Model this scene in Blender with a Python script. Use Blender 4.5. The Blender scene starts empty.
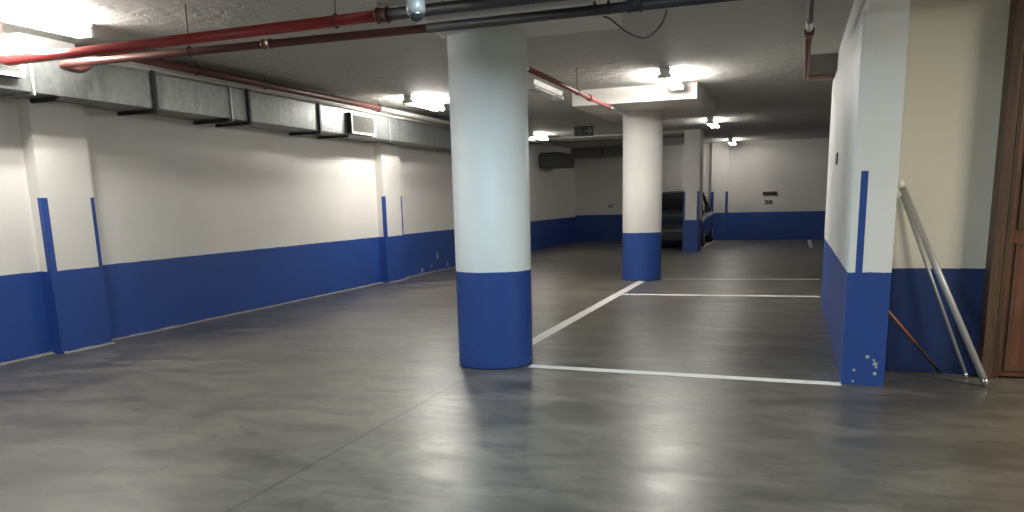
import bpy, bmesh, math, random
from mathutils import Vector, Matrix
random.seed(7)
scene = bpy.context.scene
COL = scene.collection
V = Vector
CEIL = 3.17

# ------------------------------------------------------------------ materials
def new_mat(name):
    m = bpy.data.materials.new(name); m.use_nodes = True
    return m, m.node_tree.nodes, m.node_tree.links, m.node_tree.nodes['Principled BSDF']

def nd(N, t, **k):
    n = N.new(t)
    for a, b in k.items(): setattr(n, a, b)
    return n

def math_(N, L, op, a, b=None, c=None, clamp=False):
    n = nd(N, 'ShaderNodeMath', operation=op); n.use_clamp = clamp
    for i, v in enumerate((a, b, c)):
        if v is None: continue
        if isinstance(v, (int, float)): n.inputs[i].default_value = v
        else: L.new(v, n.inputs[i])
    return n.outputs[0]

def mix(N, L, fac, a, b):
    n = nd(N, 'ShaderNodeMix', data_type='RGBA')
    for i, v in ((0, fac), (6, a), (7, b)):
        if isinstance(v, (int, float)): n.inputs[i].default_value = v
        elif isinstance(v, tuple): n.inputs[i].default_value = (*v, 1)
        else: L.new(v, n.inputs[i])
    return n.outputs[2]

def noise(N, L, vec, scale, detail=4, rough=.55, dist=0):
    n = nd(N, 'ShaderNodeTexNoise')
    n.inputs['Scale'].default_value = scale; n.inputs['Detail'].default_value = detail
    n.inputs['Roughness'].default_value = rough; n.inputs['Distortion'].default_value = dist
    if vec is not None: L.new(vec, n.inputs['Vector'])
    return n.outputs['Fac']

def ramp(N, L, fac, lo, hi, a=0., b=1.):
    n = nd(N, 'ShaderNodeMapRange'); n.interpolation_type = 'SMOOTHSTEP'
    L.new(fac, n.inputs[0])
    for i, v in enumerate((lo, hi, a, b)): n.inputs[i+1].default_value = v
    return n.outputs[0]

def plain(name, col, rough=.5, metal=0, var=.12, scale=9, bump=0.0, spec=.5, emit=None, coat=0):
    m, N, L, B = new_mat(name)
    tc = nd(N, 'ShaderNodeNewGeometry').outputs['Position']
    f = noise(N, L, tc, scale)
    c = mix(N, L, f, tuple(x*(1-var) for x in col), tuple(min(1, x*(1+var)) for x in col))
    L.new(c, B.inputs['Base Color'])
    B.inputs['Roughness'].default_value = rough; B.inputs['Metallic'].default_value = metal
    B.inputs['Specular IOR Level'].default_value = spec
    B.inputs['Coat Weight'].default_value = coat
    if bump:
        b = nd(N, 'ShaderNodeBump'); b.inputs['Strength'].default_value = bump; b.inputs['Distance'].default_value = .01
        L.new(f, b.inputs['Height']); L.new(b.outputs[0], B.inputs['Normal'])
    if emit:
        B.inputs['Emission Color'].default_value = (*emit[0], 1); B.inputs['Emission Strength'].default_value = emit[1]
    return m

WHITE = (.80, .775, .73); BLUE = (.017, .062, .275)
def paint_mat(name, band=.86, boxes=(), white=WHITE, blue=BLUE, rough=.5):
    """off-white masonry paint with a blue dado below `band` and blue stripes inside the boxes"""
    m, N, L, B = new_mat(name)
    g = nd(N, 'ShaderNodeNewGeometry').outputs['Position']
    s = nd(N, 'ShaderNodeSeparateXYZ'); L.new(g, s.inputs[0])
    x, y, z = s.outputs
    wob = math_(N, L, 'MULTIPLY', math_(N, L, 'SUBTRACT', noise(N, L, g, 6, 3), .5), .016)
    zz = math_(N, L, 'ADD', z, wob)
    fac = math_(N, L, 'LESS_THAN', zz, band)
    for (x0, x1, y0, y1, z1) in boxes:
        f = math_(N, L, 'LESS_THAN', zz, z1)
        for v, lo, hi in ((x, x0, x1), (y, y0, y1)):
            if lo is not None:
                f = math_(N, L, 'MULTIPLY', f, math_(N, L, 'GREATER_THAN', v, lo))
                f = math_(N, L, 'MULTIPLY', f, math_(N, L, 'LESS_THAN', v, hi))
        fac = math_(N, L, 'MAXIMUM', fac, f)
    n1 = noise(N, L, g, 1.1, 5); n2 = noise(N, L, g, 14, 5)
    w = mix(N, L, n1, tuple(c*.9 for c in white), tuple(min(1, c*1.06) for c in white))
    b = mix(N, L, n1, tuple(c*.78 for c in blue), tuple(c*1.25 for c in blue))
    # scuffed, lighter paint low on the dado
    sc = math_(N, L, 'MULTIPLY', ramp(N, L, n2, .63, .78), ramp(N, L, z, .35, .0, 0, .35))
    b = mix(N, L, sc, b, (.25, .33, .5))
    L.new(mix(N, L, fac, w, b), B.inputs['Base Color'])
    B.inputs['Roughness'].default_value = rough
    bp = nd(N, 'ShaderNodeBump'); bp.inputs['Strength'].default_value = .12; bp.inputs['Distance'].default_value = .01
    L.new(n2, bp.inputs['Height']); L.new(bp.outputs[0], B.inputs['Normal'])
    return m

def floor_mat():
    m, N, L, B = new_mat('polished_concrete')
    g = nd(N, 'ShaderNodeNewGeometry').outputs['Position']
    s = nd(N, 'ShaderNodeSeparateXYZ'); L.new(g, s.inputs[0]); x, y, z = s.outputs
    mp = nd(N, 'ShaderNodeMapping'); mp.inputs['Scale'].default_value = (1, 1.25, 1); L.new(g, mp.inputs[0])
    big = noise(N, L, mp.outputs[0], .55, 5, .6, .6)
    mq = nd(N, 'ShaderNodeMapping'); mq.inputs['Scale'].default_value = (.75, 1.5, 1); mq.inputs['Rotation'].default_value = (0, 0, .25); L.new(g, mq.inputs[0])
    mid = noise(N, L, mq.outputs[0], 1.5, 4, .5, .5)
    soft = noise(N, L, mq.outputs[0], 2.6, 3, .5, .3)
    wisp = noise(N, L, mq.outputs[0], 5, 4, .55, .6)
    fine = noise(N, L, g, 16, 6, .6)
    c = mix(N, L, ramp(N, L, big, .3, .7), (.040, .038, .032), (.160, .146, .118))
    c = mix(N, L, ramp(N, L, mid, .42, .64, 0, .75), c, (.215, .196, .158))
    c = mix(N, L, ramp(N, L, wisp, .46, .62, 0, .5), c, (.042, .040, .034))
    c = mix(N, L, ramp(N, L, fine, .45, .75, 0, .3), c, (.05, .047, .042))
    rust_or_reflection = math_(N, L, 'MULTIPLY', ramp(N, L, x, .3, 2.0, 0, .6), ramp(N, L, y, 6.6, 5.0))  # wooden door's warm reflection painted in as a brown floor tint
    c = mix(N, L, rust_or_reflection, c, (.15, .115, .070))
    # darker right of the aisle, plain dark grey towards the left wall
    bay = math_(N, L, 'MULTIPLY', ramp(N, L, x, -2.3, -.6, 0, .38), 1.0)
    c = mix(N, L, bay, c, (.07, .066, .06))
    ais = math_(N, L, 'MULTIPLY', ramp(N, L, x, -1.2, -3.2, 0, .5), ramp(N, L, x, -6.6, -5.2))
    c = mix(N, L, math_(N, L, 'MULTIPLY', ais, ramp(N, L, soft, .35, .6, .25, 1)), c, (.225, .205, .165))
    edge = math_(N, L, 'MULTIPLY', ramp(N, L, x, -6.2, -7.1), .45)
    c = mix(N, L, edge, c, (.075, .072, .07))
    # saw-cut joints
    j1 = math_(N, L, 'MULTIPLY', math_(N, L, 'LESS_THAN', math_(N, L, 'ABSOLUTE', math_(N, L, 'ADD', x, 2.545)), .0075), math_(N, L, 'LESS_THAN', y, 6.4), None, True)
    jx = math_(N, L, 'ADD', y, math_(N, L, 'MULTIPLY', math_(N, L, 'SUBTRACT', big, .5), .05))
    j2 = math_(N, L, 'MULTIPLY', math_(N, L, 'LESS_THAN', math_(N, L, 'ABSOLUTE', math_(N, L, 'SUBTRACT', jx, 7.02)), .008), math_(N, L, 'LESS_THAN', x, -2.9))
    j3 = math_(N, L, 'LESS_THAN', math_(N, L, 'ABSOLUTE', math_(N, L, 'SUBTRACT', jx, 14.46)), .03)
    jj = math_(N, L, 'MAXIMUM', j1, math_(N, L, 'MULTIPLY', j2, .9)); jj = math_(N, L, 'MAXIMUM', jj, math_(N, L, 'MULTIPLY', j3, .35))
    c = mix(N, L, math_(N, L, 'MULTIPLY', jj, .8), c, (.03, .028, .026))
    L.new(c, B.inputs['Base Color'])
    r = math_(N, L, 'ADD', ramp(N, L, soft, .25, .75, .29, .37), ramp(N, L, fine, .3, .8, -.01, .03))
    L.new(r, B.inputs['Roughness']); B.inputs['Specular IOR Level'].default_value = .9
    h = math_(N, L, 'ADD', soft, math_(N, L, 'MULTIPLY', wisp, .35))
    bp = nd(N, 'ShaderNodeBump'); bp.inputs['Strength'].default_value = .22; bp.inputs['Distance'].default_value = .02
    L.new(h, bp.inputs['Height']); L.new(bp.outputs[0], B.inputs['Normal'])
    return m

def ceil_mat():
    m, N, L, B = new_mat('rough_painted_ceiling')
    g = nd(N, 'ShaderNodeNewGeometry').outputs['Position']
    a = noise(N, L, g, .8, 4); b = noise(N, L, g, 5, 6, .6, .8)
    c = mix(N, L, a, (.42, .41, .38), (.56, .55, .51))
    c = mix(N, L, ramp(N, L, b, .55, .75, 0, .25), c, (.30, .29, .26))
    L.new(c, B.inputs['Base Color']); B.inputs['Roughness'].default_value = .75
    bp = nd(N, 'ShaderNodeBump'); bp.inputs['Strength'].default_value = .7; bp.inputs['Distance'].default_value = .05
    L.new(b, bp.inputs['Height']); L.new(bp.outputs[0], B.inputs['Normal'])
    return m

def line_mat():
    m, N, L, B = new_mat('worn_white_line_paint')
    g = nd(N, 'ShaderNodeNewGeometry').outputs['Position']
    f = ramp(N, L, noise(N, L, g, 9, 6, .65), .52, .72)
    L.new(mix(N, L, math_(N, L, 'MULTIPLY', f, .55), (.90, .88, .85), (.34, .33, .30)), B.inputs['Base Color'])
    B.inputs['Roughness'].default_value = .55
    return m

def wood_mat(name, c0, c1):
    m, N, L, B = new_mat(name)
    g = nd(N, 'ShaderNodeNewGeometry').outputs['Position']
    mp = nd(N, 'ShaderNodeMapping'); mp.inputs['Scale'].default_value = (14, 14, .9); L.new(g, mp.inputs[0])
    f = noise(N, L, mp.outputs[0], 2.2, 6, .6, .8)
    L.new(mix(N, L, ramp(N, L, f, .3, .7), c0, c1), B.inputs['Base Color'])
    B.inputs['Roughness'].default_value = .5
    return m

def duct_mat():
    m, N, L, B = new_mat('galvanised_sheet')
    g = nd(N, 'ShaderNodeNewGeometry').outputs['Position']
    v = nd(N, 'ShaderNodeTexVoronoi'); v.inputs['Scale'].default_value = 22; L.new(g, v.inputs['Vector'])
    mp = nd(N, 'ShaderNodeMapping'); mp.inputs['Scale'].default_value = (.1, 5, .25); L.new(g, mp.inputs[0])
    st = noise(N, L, mp.outputs[0], 1.6, 3)
    hue = nd(N, 'ShaderNodeSeparateColor'); L.new(v.outputs['Color'], hue.inputs[0])
    f = math_(N, L, 'ADD', math_(N, L, 'MULTIPLY', hue.outputs[0], .25), math_(N, L, 'MULTIPLY', st, .75))
    L.new(mix(N, L, f, (.11, .12, .12), (.34, .355, .345)), B.inputs['Base Color'])
    B.inputs['Metallic'].default_value = .65
    L.new(ramp(N, L, st, .3, .7, .3, .48), B.inputs['Roughness'])
    bp = nd(N, 'ShaderNodeBump'); bp.inputs['Strength'].default_value = .25; bp.inputs['Distance'].default_value = .03
    L.new(st, bp.inputs['Height']); L.new(bp.outputs[0], B.inputs['Normal'])
    return m

MT = dict(
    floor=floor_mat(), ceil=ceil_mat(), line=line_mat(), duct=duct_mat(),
    cream=plain('cream_drop_panel_paint', (.72, .69, .64), .6, scale=3, bump=.1),
    beamw=plain('off_white_upper_wall', (.62, .59, .53), .6, scale=3, bump=.1),
    shade=plain('shaded_beam_grey', (.20, .19, .17), .7, scale=2),  # dark grey carries the beams' shade in their colour
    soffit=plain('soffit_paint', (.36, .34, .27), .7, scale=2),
    red=plain('red_pipe_paint', (.30, .024, .024), .28, var=.2, coat=.3),
    brown=plain('brown_red_pipe_paint', (.115, .038, .032), .4, var=.25),
    dkpipe=plain('dark_grey_pipe_paint', (.026, .028, .036), .6, var=.2),
    faded=plain('faded_red_pipe_paint', (.30, .085, .07), .45, var=.25),
    steel=plain('bright_steel', (.55, .55, .55), .3, 1.0),
    rust_or_reflection=plain('rusty_pipe_paint', (.16, .07, .055), .45, var=.3),
    conduit_litpipe=plain('pale_conduit_and_lit_pipe', (.55, .53, .48), .45),
    black=plain('black_bracket_steel', (.022, .023, .024), .5, .2),
    flange=plain('duct_flange_steel', (.5, .52, .5), .35, .7),
    grillew=plain('white_grille_frame', (.85, .84, .78), .4),
    louvre=plain('grille_louvre_metal', (.20, .20, .18), .45, .3),
    fixture=plain('white_fixture_enamel', (.8, .8, .78), .35),
    tube_on=plain('lit_fluorescent_tube', (.9, .9, .9), .4, emit=((1.0, .965, .90), 230)),
    tube_far=plain('lit_fluorescent_tube_dimmer', (.9, .9, .9), .4, emit=((1.0, .965, .90), 66)),
    tube_off=plain('unlit_diffuser', (.5, .5, .48), .3),
    camw=plain('white_camera_plastic', (.24, .245, .245), .35),
    dome=plain('smoked_dome', (.02, .024, .028), .06, coat=.6),
    signd=plain('dark_exit_sign_face', (.075, .090, .080), .5),
    signl=plain('pale_exit_pictogram', (.34, .37, .34), .5),
    cable=plain('dark_cable', (.05, .05, .05), .5),
    wcable=plain('white_cable', (.8, .8, .77), .4),
    alu=plain('dull_aluminium_tube', (.42, .43, .43), .42, .35),
    alu2=plain('grey_thin_rod', (.36, .37, .38), .4, .4),
    orange=plain('orange_brown_rod', (.33, .12, .06), .5),
    darkrod=plain('dark_rod', (.05, .045, .04), .5),
    chip=plain('bare_plaster_chip', (.38, .40, .44), .7, scale=30),
    dark=plain('dark_vent_metal', (.045, .042, .038), .5),
    brownplate=plain('brown_plate', (.10, .055, .04), .5),
    ink=plain('dark_stencil_paint', (.05, .048, .045), .6),
    fanbox=plain('dark_fan_box', (.035, .04, .042), .5),
    carbody=plain('dark_blue_car_paint', (.020, .036, .080), .22, .3, coat=.8),
    carblack=plain('black_car_plastic', (.012, .012, .013), .5),
    carglass=plain('tinted_car_glass', (.02, .022, .024), .05, coat=.5),
    lens=plain('headlight_lens', (.55, .56, .58), .12, .3),
    plate=plain('white_number_plate', (.4, .4, .39), .4),
    rubber=plain('tyre_rubber', (.012, .012, .012), .8),
    rim=plain('alloy_rim', (.42, .43, .44), .3, .9),
    frame=wood_mat('dark_brown_frame_wood', (.050, .027, .016), (.105, .060, .036)),
    door=wood_mat('reddish_door_wood', (.085, .030, .014), (.155, .062, .030)),
    dust=plain('pale_mortar_dust', (.22, .21, .20), .85, var=.4, scale=20, bump=.4),
)

# ------------------------------------------------------------------ mesh helpers
def add_box(bm, lo, hi, rot=None, bev=0):
    c = (V(lo)+V(hi))/2; d = V(hi)-V(lo)
    r = bmesh.ops.create_cube(bm, size=1)
    for v in r['verts']: v.co = V((v.co.x*d.x, v.co.y*d.y, v.co.z*d.z))
    if bev:
        es = list({e for v in r['verts'] for e in v.link_edges})
        rb = bmesh.ops.bevel(bm, geom=es, offset=bev, segments=2, profile=.5, affect='EDGES')
        vs = list({v for f in rb['faces'] for v in f.verts} | {v for v in r['verts'] if v.is_valid})
    else: vs = r['verts']
    for v in vs:
        p = v.co
        if rot is not None: p = rot @ p
        v.co = p + c

def frames(pts):
    out = []
    n = len(pts)
    for i in range(n):
        if i == 0: t = pts[1]-pts[0]
        elif i == n-1: t = pts[-1]-pts[-2]
        else: t = (pts[i+1]-pts[i]).normalized()+(pts[i]-pts[i-1]).normalized()
        out.append(t.normalized())
    return out

def add_tube(bm, pts, r, seg=14, caps=True):
    pts = [V(p) for p in pts]; T = frames(pts)
    up = V((0, 0, 1)) if abs(T[0].z) < .9 else V((1, 0, 0))
    a = T[0].cross(up).normalized(); rings = []
    for i, p in enumerate(pts):
        t = T[i]; a = (a - t*a.dot(t)).normalized(); b = t.cross(a)
        sc = 1
        if 0 < i < len(pts)-1:
            k = (pts[i+1]-pts[i]).normalized().dot(t); sc = 1/max(.5, k) if len(pts) < 5 else 1
        rr = (r[i] if isinstance(r, (list, tuple)) else r)*sc
        rings.append([bm.verts.new(p + (a*math.cos(2*math.pi*k/seg)+b*math.sin(2*math.pi*k/seg))*rr) for k in range(seg)])
    for i in range(len(rings)-1):
        for k in range(seg):
            f = bm.faces.new((rings[i][k], rings[i][(k+1) % seg], rings[i+1][(k+1) % seg], rings[i+1][k])); f.smooth = True
    if caps:
        bm.faces.new(rings[0][::-1]); bm.faces.new(rings[-1])

def arc_path(pts, rad, n=6):
    pts = [V(p) for p in pts]; out = [pts[0]]
    for i in range(1, len(pts)-1):
        a = (pts[i-1]-pts[i]).normalized(); b = (pts[i+1]-pts[i]).normalized()
        p0 = pts[i]+a*rad; p2 = pts[i]+b*rad
        for k in range(n+1):
            t = k/n; out.append(p0*(1-t)**2 + pts[i]*2*t*(1-t) + p2*t*t)
    out.append(pts[-1]); return out

def add_lathe(bm, prof, c, seg=48, smooth=True):
    c = V(c); rings = []
    for (r, z) in prof:
        if r < 1e-6: rings.append([bm.verts.new(c+V((0, 0, z)))])
        else: rings.append([bm.verts.new(c+V((r*math.cos(2*math.pi*k/seg), r*math.sin(2*math.pi*k/seg), z))) for k in range(seg)])
    for A, B in zip(rings, rings[1:]):
        for k in range(seg):
            k2 = (k+1) % seg
            if len(A) == 1 and len(B) == 1: continue
            if len(A) == 1: f = bm.faces.new((A[0], B[k2], B[k]))
            elif len(B) == 1: f = bm.faces.new((A[k], A[k2], B[0]))
            else: f = bm.faces.new((A[k], A[k2], B[k2], B[k]))
            f.smooth = smooth
    if len(rings[0]) > 1: bm.faces.new(rings[0][::-1])
    if len(rings[-1]) > 1: bm.faces.new(rings[-1])

def add_poly_prism(bm, poly, d):
    """poly: list of 3-D points (planar), extruded by vector d"""
    d = V(d); a = [bm.verts.new(V(p)) for p in poly]; b = [bm.verts.new(V(p)+d) for p in poly]
    n = len(a); bm.faces.new(a[::-1]); bm.faces.new(b)
    for i in range(n): bm.faces.new((a[i], a[(i+1) % n], b[(i+1) % n], b[i]))

def obj(name, bm, m, parent=None, auto=True):
    bmesh.ops.recalc_face_normals(bm, faces=bm.faces)
    me = bpy.data.meshes.new(name); bm.to_mesh(me); bm.free()
    me.materials.append(m)
    o = bpy.data.objects.new(name, me); COL.objects.link(o)
    if parent is not None:
        o.parent = parent
        w = parent.location.copy(); q = parent.parent
        while q: w += q.location; q = q.parent
        for v in me.vertices: v.co -= w          # meshes are written in world coordinates
    return o

def BM(fn, *a, **k):
    bm = bmesh.new(); fn(bm, *a, **k); return bm
def box(name, lo, hi, m, parent=None, bev=0): return obj(name, BM(add_box, lo, hi, bev=bev), m, parent)
def tube(name, pts, r, m, parent=None, seg=14): return obj(name, BM(add_tube, pts, r, seg), m, parent)

def tag(o, label, cat, group=None):
    o['label'] = label; o['category'] = cat; o['kind'] = 'thing'
    if group: o['group'] = group
    return o
def thing(name, loc, label, cat, group=None):
    o = bpy.data.objects.new(name, None); o.empty_display_size = .1; COL.objects.link(o); o.location = loc
    return tag(o, label, cat, group)
def struct(o, label=None):
    o['kind'] = 'structure'
    if label: o['label'] = label
    return o
def dup(root, loc, label, group=None):
    r = root.copy(); COL.objects.link(r); r.location = loc; r['label'] = label
    if group: r['group'] = group
    for ch in list(root.children):
        c = ch.copy(); COL.objects.link(c); c.parent = r
        for g in ch.children:
            d = g.copy(); COL.objects.link(d); d.parent = c
    return r

# ------------------------------------------------------------------ room shell
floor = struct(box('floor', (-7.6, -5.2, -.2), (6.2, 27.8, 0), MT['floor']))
ceiling = struct(box('ceiling', (-7.6, -5.2, CEIL), (6.2, 27.8, CEIL+.2), MT['ceil']))

# left wall with two shallow piers
bm = bmesh.new()
add_box(bm, (-7.6, -5.2, 0), (-7.3, 27.7, CEIL))
for y0, y1 in ((6.05, 6.70), (13.2, 13.92), (20.5, 21.2)):
    add_box(bm, (-7.31, y0, 0), (-7.15, y1, CEIL))
stripes = []
for y0, y1, sy in ((6.05, 6.70, 1), (13.2, 13.92, 1), (20.5, 21.2, 1)):
    stripes += [(-7.2, -7.1, y0-.02, y0+.075, 1.6), (-7.2, -7.1, y1-.048, y1+.02, 1.6)]
wall_left = struct(obj('wall_left', bm, paint_mat('left_wall_paint', .86, stripes)))
bm = bmesh.new()
rnd = random.Random(3)
def kerb(bm, y0, y1, x):
    n = int((y1-y0)/.12); prev = None
    for i in range(n+1):
        y = y0+(y1-y0)*i/n; w = .02+.035*rnd.random(); h = .012+.012*rnd.random()
        cur = [bm.verts.new((x-.01, y, 0.0)), bm.verts.new((x-.01, y, h)), bm.verts.new((x+w*.5, y, h*.8)), bm.verts.new((x+w, y, .001))]
        if prev:
            for k in range(3): bm.faces.new((prev[k], prev[k+1], cur[k+1], cur[k]))
        prev = cur
kerb(bm, 3, 6.05, -7.3); kerb(bm, 6.05, 6.7, -7.15); kerb(bm, 6.7, 13.2, -7.3); kerb(bm, 13.2, 13.92, -7.15); kerb(bm, 13.92, 19, -7.3)
struct(obj('baseboard_left', bm, MT['dust']))

# far wall with a pier behind the square column
bm = bmesh.new()
add_box(bm, (-7.6, 27.5, 0), (3.4, 27.8, CEIL))
add_box(bm, (-2.62, 27.34, 0), (-2.08, 27.51, CEIL))
wall_far = struct(obj('wall_far', bm, paint_mat('far_wall_paint', .91, [(-2.64, -2.53, 27.3, 27.4, 1.6), (-2.16, -2.06, 27.3, 27.4, 1.6)])))

# right dividing wall (its end faces the viewer)
bm = bmesh.new()
prof = [(6.44, 0), (11.55, 0), (11.55, 2.90), (6.44, 2.71)]
add_poly_prism(bm, [(.40, y, z) for y, z in prof], (.30, 0, 0))
es = [e for e in bm.edges if abs(e.verts[0].co.y-6.44) < .001 and abs(e.verts[1].co.y-6.44) < .001 and abs(e.verts[0].co.z-e.verts[1].co.z) > 1 and e.verts[0].co.x < .5]
bmesh.ops.bevel(bm, geom=es, offset=.02, segments=3, profile=.5, affect='EDGES')
wall_right = struct(obj('wall_right', bm, paint_mat('right_wall_paint', .865, [(.452, .502, 6.4, 6.5, 1.605)], white=(.80, .81, .79))))
bm = bmesh.new()
add_poly_prism(bm, [(.435, y, z) for y, z in [(6.4405, 2.70), (11.53, 2.89), (11.53, CEIL), (6.4405, CEIL)]], (.265, 0, 0))
obj('upper_wall', bm, wall_right.data.materials[0], wall_right)
# rear wall of the recess and the unseen rest of the room
pm = paint_mat('recess_paint_shaded_blue', .845, white=(.74, .72, .64), blue=(.012, .036, .15))  # darker blue: the recess's shade is painted into the dado colour
struct(box('wall_rear', (.70, 7.05, 0), (6.2, 7.3, CEIL), pm))
struct(box('wall_back', (-7.6, -5.2, 0), (6.2, -5.0, CEIL), pm))
struct(box('wall_side', (6.0, -5.0, 0), (6.2, 7.05, CEIL), pm))
pm2 = paint_mat('end_bay_paint', .87)
struct(box('wall_bay', (.70, 11.3, 0), (3.4, 11.55, CEIL), pm2))
struct(box('wall_bay_side', (3.2, 11.55, 0), (3.4, 27.5, CEIL), pm2))
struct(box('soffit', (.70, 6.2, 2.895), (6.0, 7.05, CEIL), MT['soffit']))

# drop panels over the round columns and beams
struct(box('drop_panel', (-2.90, 4.85, 2.86), (-1.44, 6.99, CEIL), MT['cream']))
struct(box('drop_panel', (-3.45, 12.85, 2.93), (-1.48, 15.8, CEIL), MT['cream']))
struct(box('beam', (.10, 11.2, 2.885), (.435, 11.6, CEIL), MT['shade']))
struct(box('beam', (-7.3, 21.7, 3.11), (-2.8, 21.95, CEIL), MT['ceil']))
struct(box('beam', (-7.3, 21.95, 3.06), (-2.8, 22.6, CEIL), MT['shade']))

# painted lines on the floor
def pline(x0, y0, x1, y1, w):
    a = V((x0, y0, 0)); b = V((x1, y1, 0)); d = (b-a).normalized(); n = V((-d.y, d.x, 0))*w/2
    z = V((0, 0, .003)); bm = bmesh.new(); L = (b-a).length; k = max(2, int(L/.12)); rr = random.Random(int(L*100))
    pr = None
    for i in range(k+1):
        p = a+(b-a)*i/k; j1 = 1+rr.uniform(-.07, .07); j2 = 1+rr.uniform(-.07, .07)
        cur = (bm.verts.new(p+n*j1+z), bm.verts.new(p-n*j2+z))
        if pr: bm.faces.new((pr[0], pr[1], cur[1], cur[0]))
        pr = cur
    o = obj('parking_line', bm, MT['line'], floor); o['label'] = 'white painted parking line'
    return o
pline(-2.17, 6.545, .40, 6.435, .125)
pline(-2.46, 11.98, .40, 12.09, .15)
pline(-2.2, 14.38, .47, 14.55, .10)
pline(-2.53, 7.06, -2.51, 14.0, .135)
pline(-2.49, 23.0, -2.49, 27.4, .11)
pline(.485, 23.4, .485, 28.0-.6, .10)

# chipped paint
def chip(cx, cz, s, plane, at, parent, sz=1.0):
    rr = random.Random(int(cx*977+cz*331)); bm = bmesh.new(); pts = []
    for k in range(9):
        a = 2*math.pi*k/9; q = s*(.6+.6*rr.random())
        u = cx+q*math.cos(a); w = max(.002, cz+q*math.sin(a)*sz)
        pts.append((u, at, w) if plane == 'y' else (at, u, w))
    add_poly_prism(bm, pts, (0, -.002, 0) if plane == 'y' else (.002, 0, 0))
    o = obj('paint_chip', bm, MT['chip'], parent); return o
for cx, cz, s in ((.575, .225, .016), (.620, .200, .010), (.632, .170, .020), (.640, .145, .012), (.632, .095, .015), (.487, .116, .013), (.480, .03, .011)):
    chip(cx, cz, s, 'y', 6.4395, wall_right)
for y, z, s, q in ((15.76, .32, .055, 1.9), (16.28, .11, .05, 1.2), (15.45, .13, .035, 1), (14.98, .09, .05, 1)):
    chip(y, z, s, 'x', -7.3, wall_left, q)

# ------------------------------------------------------------------ columns
def round_column(x, y, r, h, band, label):
    bm = bmesh.new(); add_lathe(bm, [(r, 0), (r, .02), (r, band), (r, h)], (x, y, 0), 64)
    o = obj('round_column', bm, paint_mat('round_column_paint', band, white=(.80, .85, .86) if y < 10 else (.84, .81, .77)))  # near column's bluish white has the haze tint painted in
    return tag(o, label, 'column')
round_column(-2.53, 6.645, .338, 2.86, .855, 'large round white column with blue base, nearest the viewer')
round_column(-2.575, 14.35, .348, 2.93, .85, 'middle round white column with blue base under a lit drop panel')
o = box('square_column', (-2.80, 21.7, 0), (-2.385, 22.5, CEIL), paint_mat('square_column_paint', .845, [(-2.82, -2.745, 21.6, 21.75, 1.6), (-2.44, -2.38, 21.6, 21.75, 1.6)]))
tag(o, 'far square white column with blue base and blue corner stripes beside the car', 'column')

# ------------------------------------------------------------------ ventilation duct
DX = -6.77
duct = thing('ventilation_duct', (-7.03, 9, 2.56), 'long galvanised rectangular duct running high along the left wall', 'duct')
box('duct_run', (-7.29, 1.0, 2.56), (DX, 19.0, 2.945), MT['duct'], duct, .006)
for y in (5.80, 8.62, 12.82, 15.9):
    bm = bmesh.new()
    add_box(bm, (DX-.002, y-.014, 2.55), (DX+.022, y+.014, 2.955))
    add_box(bm, (-7.28, y-.014, 2.535), (DX+.022, y+.014, 2.556))
    obj('flange', bm, MT['flange'], duct)
def grille(y0, y1, z0, z1):
    xb, xf = DX+.002, DX+.075
    g = box('air_grille', (xb, y0, z0), (xf, y1, z1), MT['dark'], duct, .003)
    bm = bmesh.new(); t = .035
    for lo, hi in (((y0, z0), (y1, z0+t)), ((y0, z1-t), (y1, z1)), ((y0, z0+t), (y0+t, z1-t)), ((y1-t, z0+t), (y1, z1-t))):
        add_box(bm, (xf+.001, lo[0], lo[1]), (xf+.014, hi[0], hi[1]))
    obj('grille_frame', bm, MT['grillew'], g)
    bm = bmesh.new(); z = z0+t+.012
    R = Matrix.Rotation(math.radians(35), 3, 'Y')
    while z < z1-t-.005:
        add_box(bm, (xf-.004, y0+t, z-.008), (xf+.010, y1-t, z+.008), R); z += .022
    obj('louvres', bm, MT['louvre'], g)
grille(11.42, 12.18, 2.575, 2.90)
grille(4.75, 5.67, 2.665, 2.96)
# black brackets: hanger strap + arm under the duct
def bracket(y, hanger, label):
    t = thing('duct_bracket', (-7.0, y, 2.545), label, 'bracket', 'black brackets under the wall duct')
    box('bracket_arm', (-7.3, y-.02, 2.515), (DX+.03, y+.02, 2.553), MT['black'], t)
    if hanger: box('bracket_strap', (DX+.003, y-.022, 2.556), (DX+.03, y+.022, 2.965), MT['black'], t)
    return t
bracket(6.10, False, 'black bracket arm under the duct, leftmost, above the near wall pier')
bracket(7.33, True, 'black hanger bracket on the duct, second from the left, just right of near pier')
bracket(8.55, False, 'black bracket arm without strap under the duct, third from the left')
bracket(8.97, True, 'black hanger bracket on the duct, fourth from the left, beside a strapless arm')
bracket(10.62, True, 'black hanger bracket on the duct, nearest left of the small white grille')
bracket(11.39, False, 'black bracket arm directly under the front of the small white grille')
t = thing('fan_box', (-6.85, 23.8, 2.45), 'dark boxy fan unit at the far end of the wall duct', 'fan unit')
box('fan_casing', (-7.29, 23.2, 2.43), (-6.55, 24.6, 2.80), MT['fanbox'], t, .03)
box('fan_lid', (-7.27, 23.3, 2.80), (-6.65, 24.5, 2.86), MT['fanbox'], t, .01)
t = thing('wall_duct', (-5.6, 27.2, 2.8), 'dim grey duct along the far wall top in the left corner', 'duct')
box('duct_run', (-7.29, 26.9, 2.86), (-4.7, 27.49, CEIL-.01), MT['louvre'], t, .006)
for x in (-6.2, -5.0): box('flange', (x-.02, 26.87, 2.84), (x+.02, 26.9, CEIL-.01), MT['dark'], t)

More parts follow.
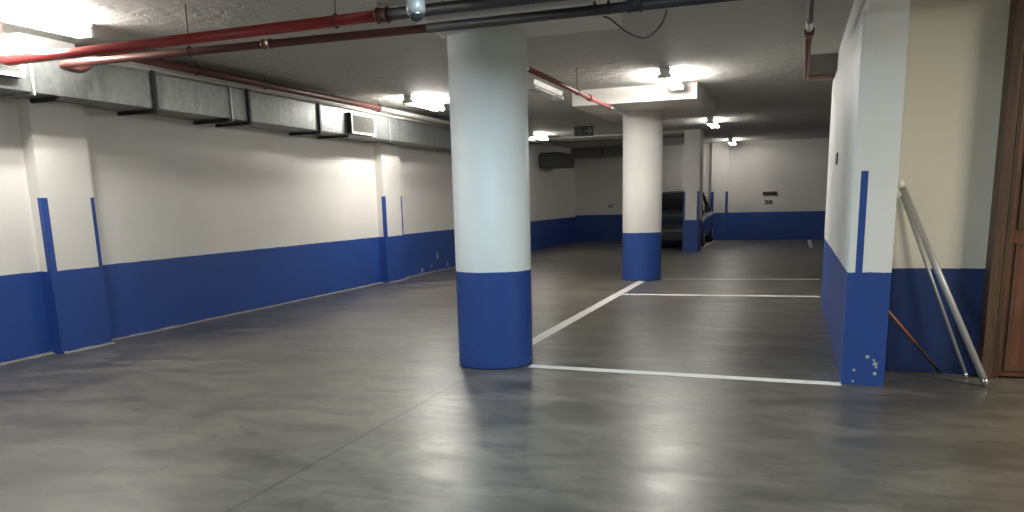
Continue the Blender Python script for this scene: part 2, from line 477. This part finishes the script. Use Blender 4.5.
# ------------------------------------------------------------------ pipes
def sleeve(name, p, axis, r, L, m, parent):
    a = V({'x': (1, 0, 0), 'y': (0, 1, 0), 'z': (0, 0, 1)}[axis])*L/2
    b = bmesh.new(); p = V(p)
    add_tube(b, [p-a, p-a*.75, p-a*.7, p+a*.7, p+a*.75, p+a], [r*1.12, r*1.12, r, r, r*1.12, r*1.12])
    return obj(name, b, m, parent)
def hanger(p, r, m, parent, top=CEIL):
    p = V(p); bm = bmesh.new()
    n = 14; ring = [p+V((0, (r+.006)*math.sin(2*math.pi*k/n), (r+.006)*math.cos(2*math.pi*k/n))) for k in range(n+1)]
    add_tube(bm, ring, .006, 6); add_tube(bm, [p+V((0, 0, r)), V((p.x, p.y, top))], .004, 8)
    return obj('pipe_hanger', bm, m, parent)
def hangery(p, r, m, parent, top=CEIL):
    p = V(p); bm = bmesh.new(); n = 14
    ring = [p+V(((r+.006)*math.sin(2*math.pi*k/n), 0, (r+.006)*math.cos(2*math.pi*k/n))) for k in range(n+1)]
    add_tube(bm, ring, .006, 6); add_tube(bm, [p+V((0, 0, r)), V((p.x, p.y, top))], .004, 8)
    return obj('pipe_hanger', bm, m, parent)

t = thing('sprinkler_pipe', (-3.5, 5.42, 2.8), 'thick bright red sprinkler pipe crossing the ceiling in front of the nearest column', 'pipe')
tube('pipe_section', arc_path([(-2.84, 5.42, 2.79), (-6.64, 5.42, 2.765), (-6.64, 5.42, CEIL-.002)], .08), .041, MT['red'], t, 20)
o = tube('pipe_section', [(-2.84, 5.42, 2.79), (1.2, 5.42, 2.80)], .041, MT['dkpipe'], t, 20); o['label'] = 'dark grey pipe section'
sleeve('coupling', (-2.86, 5.42, 2.79), 'x', .050, .09, MT['brown'], t)
for x in (-3.25,): hanger((x, 5.42, 2.787), .042, MT['dkpipe'], t)
t = thing('sprinkler_pipe', (-3.0, 5.9, 2.8), 'thinner brown red pipe running just behind the thick red pipe', 'pipe')
tube('pipe_section', arc_path([(-6.72, 6.68, 3.05), (-6.62, 6.25, 2.80), (-6.45, 5.84, 2.785), (-2.75, 5.93, 2.785)], .12), .032, MT['brown'], t, 18)
o = tube('pipe_section', [(-2.75, 5.93, 2.785), (1.2, 5.97, 2.80)], .036, MT['dkpipe'], t, 18); o['label'] = 'dark grey pipe section'
sleeve('coupling', (-4.2, 5.887, 2.785), 'x', .037, .08, MT['rust_or_reflection'], t)
sleeve('coupling', (-1.13, 5.95, 2.80), 'x', .047, .10, MT['dkpipe'], t)
for x in (-1.42, -1.32): hanger((x, 5.945, 2.80), .037, MT['dkpipe'], t, CEIL)
hanger((-4.98, 5.868, 2.785), .033, MT['dkpipe'], t)
t = thing('sprinkler_pipe', (-6.76, 12, 3.06), 'dark red pipe running along the ceiling above the wall duct', 'pipe')
tube('pipe_section', [(-6.72, 6.72, 3.055), (-6.72, 12.4, 3.055)], .048, MT['brown'], t, 18)
tube('pipe_section', [(-6.72, 12.4, 3.055), (-6.72, 22.5, 3.055)], .035, MT['conduit_litpipe'], t, 18)  # lamp light painted in: pale colour on this stretch of the red pipe
for y in (8.0, 9.3, 12.4): hangery((-6.72, y, 3.055), .048, MT['dkpipe'], t)
o = tube('cable_conduit', [(-6.81, 5.0, 2.984), (-6.81, 20, 2.984)], .022, MT['conduit_litpipe'])
tag(o, 'pale thin conduit lying on the top edge of the wall duct', 'conduit')
t = thing('sprinkler_pipe', (-2.78, 10, 2.85), 'faded red pipe with bare steel ends running between the two round columns', 'pipe')
tube('pipe_section', [(-2.78, 8.5, 2.85), (-2.78, 12.6, 2.85)], .030, MT['faded'], t)
tube('bare_end', [(-2.78, 6.98, 2.86), (-2.78, 8.5, 2.85)], .027, MT['steel'], t)
tube('bare_end', [(-2.78, 12.6, 2.85), (-2.78, 14.02, 2.855)], .027, MT['steel'], t)
sleeve('coupling', (-2.78, 11.3, 2.85), 'y', .040, .14, MT['faded'], t)
hangery((-2.78, 10.6, 2.85), .03, MT['dkpipe'], t)
t = thing('sprinkler_pipe', (.05, 9, 2.9), 'thin rusty pipe beside the right wall, bending into the wall at its far end', 'pipe')
tube('pipe_section', arc_path([(.06, 8.15, 2.9), (.07, 11.08, 2.89), (.40, 11.12, 2.89)], .06), .028, MT['rust_or_reflection'], t)
tube('pipe_section', [(.045, 4.5, 2.9), (.06, 8.15, 2.9)], .021, MT['dkpipe'], t)
sleeve('coupling', (.06, 8.12, 2.9), 'y', .042, .16, MT['rust_or_reflection'], t)
sleeve('union', (.058, 7.75, 2.9), 'y', .028, .35, MT['steel'], t)

def cable(name, pts, r, m):
    P = [V(p) for p in pts]; out = []
    for i in range(len(P)-1):
        p0 = P[max(0, i-1)]; p1 = P[i]; p2 = P[i+1]; p3 = P[min(len(P)-1, i+2)]
        for k in range(5):
            s = k/5; out.append(.5*((2*p1)+(p2-p0)*s+(2*p0-5*p1+4*p2-p3)*s*s+(3*p1-p0-3*p2+p3)*s**3))
    out.append(P[-1]); return tube(name, out, r, m, seg=8)
o = cable('hanging_cable', [(-1.36, 5.95, 2.742), (-1.31, 5.95, 2.722), (-1.20, 5.95, 2.63), (-1.09, 5.95, 2.575), (-1.02, 5.95, 2.583), (-.94, 5.95, 2.655), (-.905, 5.95, 2.745)], .006, MT['cable'])
tag(o, 'thin dark cable sagging in a loop below the ceiling pipe', 'cable')
o = cable('loose_cable', [(-2.83, 6.1, 2.845), (-2.85, 6.3, 2.84), (-2.88, 6.45, 2.845), (-2.905, 6.6, 2.85)], .009, MT['wcable'])
tag(o, 'short white cable at the top left of the nearest column', 'cable')

# ------------------------------------------------------------------ lamps
def make_lamp(x, y, z, label, L=1.3, tubes='tube_on', group='lit ceiling tube lamps'):
    t = thing('ceiling_lamp', (x, y, z), label, 'lamp', group)
    bm = bmesh.new()
    h = CEIL+.004-z
    add_poly_prism(bm, [(x-.075, y-L/2, z+h), (x-.06, y-L/2, z+.018), (x-.02, y-L/2, z), (x+.02, y-L/2, z), (x+.06, y-L/2, z+.018), (x+.075, y-L/2, z+h)], (0, L, 0))
    obj('lamp_housing', bm, MT['fixture'], t)
    for s in (-1, 1):
        tube('fluorescent_tube', [(x+s*.065, y-L/2+.05, z-.024), (x+s*.065, y+L/2-.05, z-.024)], .017, MT[tubes], t, 10)
    for e in (-1, 1):
        yy = y+e*(L/2-.025)
        box('lamp_holder', (x-.09, yy-.02, z-.045), (x+.09, yy+.02, z+.012), MT['fixture'], t, .004)
    return t
lz = 3.085
lamp = make_lamp(-6.3, 5.42, lz, 'lit tube lamp over the near left wall at the top left corner')
dup(lamp, (-5.95, 12.6, lz), 'lit tube lamp left of the nearest column, above the small white grille')
dup(lamp, (-1.74, 11.95, lz), 'lit tube lamp in front of the drop panel over the middle column')
far_lamp = make_lamp(-1.85, 19.3, lz, 'lit tube lamp on the ceiling just right of the square column', 1.3, 'tube_far')
dup(far_lamp, (-1.92, 26.2, lz), 'lit tube lamp farthest away, close to the far wall')
dup(far_lamp, (-6.4, 20.4, lz), 'lit tube lamp far left, just right of the nearest column')
make_lamp(-3.68, 12.1, lz, 'unlit pale tube lamp on the ceiling between the two round columns', 1.5, 'tube_off', None)

def area(name, loc, w, h, p, col, rot=(0, 0, 0)):
    l = bpy.data.lights.new(name, 'AREA'); l.shape = 'RECTANGLE'; l.size = w; l.size_y = h; l.energy = p; l.color = col
    o = bpy.data.objects.new(name, l); COL.objects.link(o); o.location = loc; o.rotation_euler = rot
    return o
# ceiling lamps of the same rows that hang behind and above the frame
area('lamp_light', (-.6, -3.4, 3.0), .25, 1.3, 170, (.75, .92, 1.0))
area('lamp_light', (-6.2, -1.9, 3.1), .25, 1.3, 120, (1, .97, .92))
area('lamp_light', (-1.6, 4.1, 3.1), .25, 1.1, 85, (.72, .91, 1.0))
area('lamp_light', (4.0, 4.6, 3.1), .25, 1.3, 210, (1, .92, .76))

# ------------------------------------------------------------------ security camera, sign, small wall fittings
cx, cy = -2.395, 5.0
t = thing('dome_camera', (cx, cy, 2.7), 'white dome security camera hanging in front of the red pipe', 'camera')
obj('camera_mount', BM(add_lathe, [(.045, 2.86), (.045, 2.80), (.056, 2.79), (.056, 2.77)], (cx, cy, 0), 32), MT['camw'], t)
obj('camera_housing', BM(add_lathe, [(.050, 2.77), (.061, 2.76), (.063, 2.70), (.060, 2.675), (.049, 2.668)], (cx, cy, 0), 32), MT['camw'], t)
dm = [(  .049*math.cos(a), 2.668-.048*math.sin(a)) for a in [math.pi/2*k/8 for k in range(9)]]
dm[-1] = (0, 2.620)
obj('camera_dome', BM(add_lathe, dm, (cx, cy, 0), 32), MT['dome'], t)
bm = bmesh.new(); add_tube(bm, [V((cx+.050*math.cos(a), cy+.050*math.sin(a), 2.668)) for a in [2*math.pi*k/24 for k in range(25)]], .004, 6)
obj('camera_trim_ring', bm, MT['steel'], t)

ex = thing('exit_sign', (-4.78, 18.8, 2.95), 'dark exit sign with running figure and right arrow hanging from the ceiling', 'sign')
sx, sz = -5.0, 2.925
box('sign_panel', (sx-.01, 18.80, sz), (sx+.46, 18.84, CEIL-.02), MT['signd'], ex)
W = .235
pl = .006
def flat(name, polys, yy, m, parent):
    bm = bmesh.new()
    for p in polys: add_poly_prism(bm, [(x, yy, z) for x, z in p], (0, -pl, 0))
    return obj(name, bm, m, parent)
def rect(x0, z0, x1, z1): return [(x0, z0), (x1, z0), (x1, z1), (x0, z1)]
a0 = sx+.025; z0 = sz+.03
# doorway with running figure
flat('running_figure', [rect(a0, z0, a0+.012, z0+.16), rect(a0+.14, z0, a0+.152, z0+.16), rect(a0, z0+.16, a0+.152, z0+.172),
     [(a0+.085+.018*math.cos(k*math.pi/4), z0+.135+.018*math.sin(k*math.pi/4)) for k in range(8)],
     [(a0+.06, z0+.065), (a0+.085, z0+.06), (a0+.095, z0+.11), (a0+.07, z0+.115)],
     [(a0+.06, z0+.07), (a0+.035, z0+.02), (a0+.05, z0+.015), (a0+.08, z0+.065)],
     [(a0+.078, z0+.07), (a0+.11, z0+.045), (a0+.105, z0+.01), (a0+.12, z0+.01), (a0+.125, z0+.052), (a0+.09, z0+.085)],
     [(a0+.09, z0+.108), (a0+.125, z0+.09), (a0+.128, z0+.1), (a0+.092, z0+.12)],
     [(a0+.07, z0+.112), (a0+.038, z0+.09), (a0+.032, z0+.1), (a0+.068, z0+.122)]], 18.80, MT['signl'], ex)
b0 = sx+.245
flat('arrow', [rect(b0, z0+.065, b0+.11, z0+.105),
     [(b0+.085, z0+.15), (b0+.115, z0+.17), (b0+.195, z0+.085), (b0+.115, z0), (b0+.085, z0+.02), (b0+.14, z0+.085)]], 18.80, MT['signl'], ex)
for x in (sx+.06, sx+.4): box('sign_hanger', (x-.008, 18.815, CEIL-.02), (x+.008, 18.83, CEIL), MT['dark'], ex)

def text(name, s, size, loc, rot, m, parent, wide=1.5, bold=.008):
    cu = bpy.data.curves.new(name, 'FONT'); cu.body = s; cu.size = size; cu.extrude = .002; cu.offset = bold; cu.align_x = 'CENTER'; cu.align_y = 'CENTER'
    tmp = bpy.data.objects.new(name+'_source', cu); COL.objects.link(tmp)
    bpy.context.view_layer.update()
    me = bpy.data.meshes.new_from_object(tmp.evaluated_get(bpy.context.evaluated_depsgraph_get()))
    bpy.data.objects.remove(tmp); bpy.data.curves.remove(cu)
    me.transform(Matrix.Translation(V(loc)) @ rot @ Matrix.Diagonal((wide, 1, 1, 1)))
    me.materials.clear(); me.materials.append(m)
    o = bpy.data.objects.new(name, me); COL.objects.link(o); o.parent = parent
    return o
RX = Matrix.Rotation(math.pi/2, 4, 'X')
o = text('bay_number', '28', .165, (-.80, 27.496, 1.215), RX, MT['ink'], wall_far); o['label'] = 'dark painted number 28'
o = text('bay_number', '11', .13, (-6.04, 27.496, 1.195), RX, MT['ink'], wall_far); o['label'] = 'small dark painted number in the far left corner'
t = thing('wall_vent', (-.77, 27.49, 1.52), 'small dark rectangular vent on the far wall above the painted number', 'vent')
box('vent_frame', (-.985, 27.465, 1.445), (-.555, 27.499, 1.56), MT['dark'], t, .004)
bm = bmesh.new()
for k in range(4): add_box(bm, (-.96, 27.455, 1.462+k*.024), (-.58, 27.466, 1.472+k*.024))
obj('vent_slats', bm, MT['brownplate'], t)
t = thing('wall_plate', (.40, 9.1, 1.8), 'small brown plate fixed high on the side of the right dividing wall', 'plate')
box('plate_body', (.388, 8.93, 1.745), (.403, 9.25, 1.86), MT['brownplate'], t, .003)
for y in (8.96, 9.22): box('screw', (.384, y-.008, 1.795), (.3885, y+.008, 1.811), MT['steel'], t, .002)

# ------------------------------------------------------------------ door at the right edge
door = struct(box('door_1', (1.565, 6.955, .012), (2.50, 7.0, 2.86), MT['door'], None, .004))
bm = bmesh.new()
add_box(bm, (1.43, 6.87, 0), (1.505, 7.06, 2.895), bev=.006); add_box(bm, (2.56, 6.87, 0), (2.64, 7.06, 2.895), bev=.006)
add_box(bm, (1.43, 6.87, 2.86), (2.64, 7.06, 2.895), bev=.004)
obj('door_frame', bm, MT['frame'], door)
bm = bmesh.new()
add_box(bm, (1.508, 6.91, 0), (1.562, 7.06, 2.87), bev=.012); add_box(bm, (2.503, 6.91, 0), (2.557, 7.06, 2.87), bev=.012)
obj('door_moulding', bm, MT['frame'], door)
bm = bmesh.new()
for z0_, z1_ in ((.06, 1.05), (1.15, 2.75)):
    for lo, hi in (((1.60, z0_), (2.46, z0_+.02)), ((1.60, z1_-.02), (2.46, z1_)), ((1.60, z0_+.02), (1.62, z1_-.02)), ((2.44, z0_+.02), (2.46, z1_-.02))):
        add_box(bm, (lo[0], 6.942, lo[1]), (hi[0], 6.956, hi[1]))
obj('door_panel_beading', bm, MT['frame'], door)

# ------------------------------------------------------------------ leaning poles
t = thing('leaning_tube', (1.42, 6.59, 0), 'thick grey metal tube leaning in the recess by the wooden door', 'tube')
A = V((1.415, 6.60, .015)); Bp = V((.775, 6.985, 1.525)); d = (Bp-A).normalized()
bm = bmesh.new(); add_tube(bm, [A, Bp], .025, 20); obj('tube_body', bm, MT['alu'], t)
bm = bmesh.new(); add_tube(bm, [Bp-d*.05, Bp+d*.012], .027, 20); obj('end_cap', bm, MT['grillew'], t)
bm = bmesh.new(); add_tube(bm, [A+d*.001, A+d*.05], .027, 20); obj('end_cap', bm, MT['steel'], t)
t = thing('leaning_rod', (1.34, 6.86, 0), 'thin grey rod leaning close behind the thick metal tube', 'rod')
A = V((1.335, 6.86, .008)); Bp = V((.80, 7.03, 1.42))
tube('rod_body', [A, Bp], .0135, MT['alu2'], t)
d = (Bp-A).normalized(); tube('rod_tip', [A, A+d*.04], .016, MT['steel'], t)
t = thing('leaning_stick', (1.17, 7.0, 0), 'short thin stick, orange above and dark below, leaning low against the wall end', 'stick')
A = V((1.17, 7.0, .012)); Bp = V((.712, 6.70, .553)); Mp = A.lerp(Bp, .5)
o = tube('upper_half', [Mp, Bp], .013, MT['orange'], t); o['label'] = 'orange brown upper half'
o = tube('lower_half', [A, Mp], .012, MT['darkrod'], t); o['label'] = 'dark lower half'

# ------------------------------------------------------------------ parked car (nose towards the viewer)
CX, CY = -3.33, 22.95
car = thing('parked_car', (CX, CY+2, 0), 'dark blue hatchback parked nose out, half hidden behind the square column', 'car')
def loft(stations, m, name, parent, close=True):
    """stations: list of (y, [(x,z)...right half from bottom to top]) mirrored"""
    bm = bmesh.new(); rings = []
    for y, half in stations:
        pts = [(x, z) for x, z in half]+[(-x, z) for x, z in reversed(half)]
        rings.append([bm.verts.new((CX+x, CY+y, z)) for x, z in pts])
    n = len(rings[0])
    for A, B in zip(rings, rings[1:]):
        for k in range(n):
            f = bm.faces.new((A[k], A[(k+1) % n], B[(k+1) % n], B[k])); f.smooth = True
    if close: bm.faces.new(rings[0][::-1]); bm.faces.new(rings[-1])
    return obj(name, bm, m, parent)
def sec(w, zb, zs, zt): return [(w*.72, zb), (w*.96, zb+.05), (w, zb+.25), (w, zs), (w*.93, zt-.04), (w*.78, zt), (w*.3, zt+.02)]
loft([(0.0, sec(.62, .42, .58, .66)), (.05, sec(.74, .38, .60, .74)), (.22, sec(.84, .36, .68, .84)), (.55, sec(.875, .24, .76, .94)), (1.05, sec(.88, .2, .82, 1.02)),
      (2.0, sec(.885, .2, .86, 1.03)), (3.2, sec(.885, .2, .9, 1.05)), (3.9, sec(.85, .26, .9, 1.04)), (4.12, sec(.76, .36, .85, .98))], MT['carbody'], 'car_body', car)
def gsec(w0, z0, w1, z1): return [(w0, z0), (w0*.985, z0+.03), (w1, z1-.06), (w1*.86, z1), (w1*.3, z1+.015)]
loft([(1.0, gsec(.80, .99, .78, 1.06)), (1.45, gsec(.82, .99, .70, 1.36)), (1.85, gsec(.83, .99, .64, 1.56)), (2.5, gsec(.84, .99, .64, 1.60)), (3.3, gsec(.84, .99, .62, 1.57)), (3.75, gsec(.80, .99, .58, 1.42)), (4.0, gsec(.76, .99, .62, 1.08))], MT['carglass'], 'window_glass', car)
loft([(1.86, [(.66, 1.545), (.56, 1.585), (.3, 1.60)]), (2.5, [(.67, 1.57), (.57, 1.625), (.3, 1.64)]), (3.35, [(.64, 1.54), (.54, 1.60), (.3, 1.61)])], MT['carbody'], 'car_roof', car)
for s in (-1, 1):
    bm = bmesh.new(); add_tube(bm, [(CX+s*.80, CY+1.02, 1.02), (CX+s*.715, CY+1.48, 1.36), (CX+s*.655, CY+1.87, 1.555)], .03, 8); obj('windscreen_pillar', bm, MT['carbody'], car)
    bm = bmesh.new(); add_tube(bm, [(CX+s*.855, CY+2.45, 1.0), (CX+s*.66, CY+2.5, 1.57)], .03, 8); obj('door_pillar', bm, MT['carblack'], car)
    mm = box('side_mirror', (CX+s*.92-.09, CY+1.22, 1.00), (CX+s*.92+.09, CY+1.34, 1.16), MT['carblack'], car, .03)
    box('mirror_arm', (CX+s*.86-.05, CY+1.26, .98), (CX+s*.86+.05, CY+1.31, 1.03), MT['carblack'], mm)
    bm = bmesh.new()
    add_poly_prism(bm, [(CX+s*.44, CY+.10, .64), (CX+s*.74, CY+.12, .66), (CX+s*.80, CY+.3, .80), (CX+s*.70, CY+.22, .80), (CX+s*.46, CY+.10, .73)], (0, -.05, 0))
    obj('headlight', bm, MT['lens'], car)
    for yy in (.78, 3.35):
        x0 = CX+s*.79
        bm = bmesh.new(); add_tube(bm, [(x0-s*.1, CY+yy, .31), (x0-s*.09, CY+yy, .31), (x0+s*.08, CY+yy, .31), (x0+s*.095, CY+yy, .31)], [.27, .305, .305, .27], 28)
        w = obj('wheel', bm, MT['rubber'], car)
        bm = bmesh.new(); add_tube(bm, [(x0+s*.09, CY+yy, .31), (x0+s*.102, CY+yy, .31)], .19, 20)
        obj('wheel_rim', bm, MT['rim'], w)
box('front_bumper', (CX-.80, CY-.03, .20), (CX+.80, CY+.42, .50), MT['carblack'], car, .06)
bm = bmesh.new()
for k in range(4): add_box(bm, (CX-.40, CY-.02, .55+k*.035), (CX+.40, CY+.06, .57+k*.035))
obj('front_grille', bm, MT['carblack'], car)
box('number_plate', (CX-.55, CY-.045, .40), (CX-.20, CY-.028, .48), MT['plate'], car)

# ------------------------------------------------------------------ world, camera
w = bpy.data.worlds.new('World'); scene.world = w; w.use_nodes = True
w.node_tree.nodes['Background'].inputs[0].default_value = (.5, .52, .55, 1); w.node_tree.nodes['Background'].inputs[1].default_value = .05

F, PPY, P, Rr, Y = 787., 360., .1988, .0248, -.3432
fw = V((math.sin(Y)*math.cos(P), math.cos(Y)*math.cos(P), -math.sin(P)))
ri = V((math.cos(Y), -math.sin(Y), 0)); dn = fw.cross(ri)
ri2 = ri*math.cos(Rr)+dn*math.sin(Rr); dn2 = dn*math.cos(Rr)-ri*math.sin(Rr)
cam = bpy.data.cameras.new('camera'); co = bpy.data.objects.new('camera', cam); COL.objects.link(co)
m3 = Matrix((ri2, -dn2, -fw)).transposed()
co.matrix_world = Matrix.Translation((0, 0, 1.45)) @ m3.to_4x4()
cam.sensor_width = 36; cam.lens = F/1024*36; cam.shift_y = (PPY-256)/1024; cam.clip_start = .05
scene.camera = co
scene.view_settings.view_transform = 'Standard'
scene.view_settings.look = 'None'
scene.view_settings.exposure = 0
scene.cycles.max_bounces = 10; scene.cycles.diffuse_bounces = 6
scene.cycles.use_denoising = True
scene.cycles.sample_clamp_indirect = 6
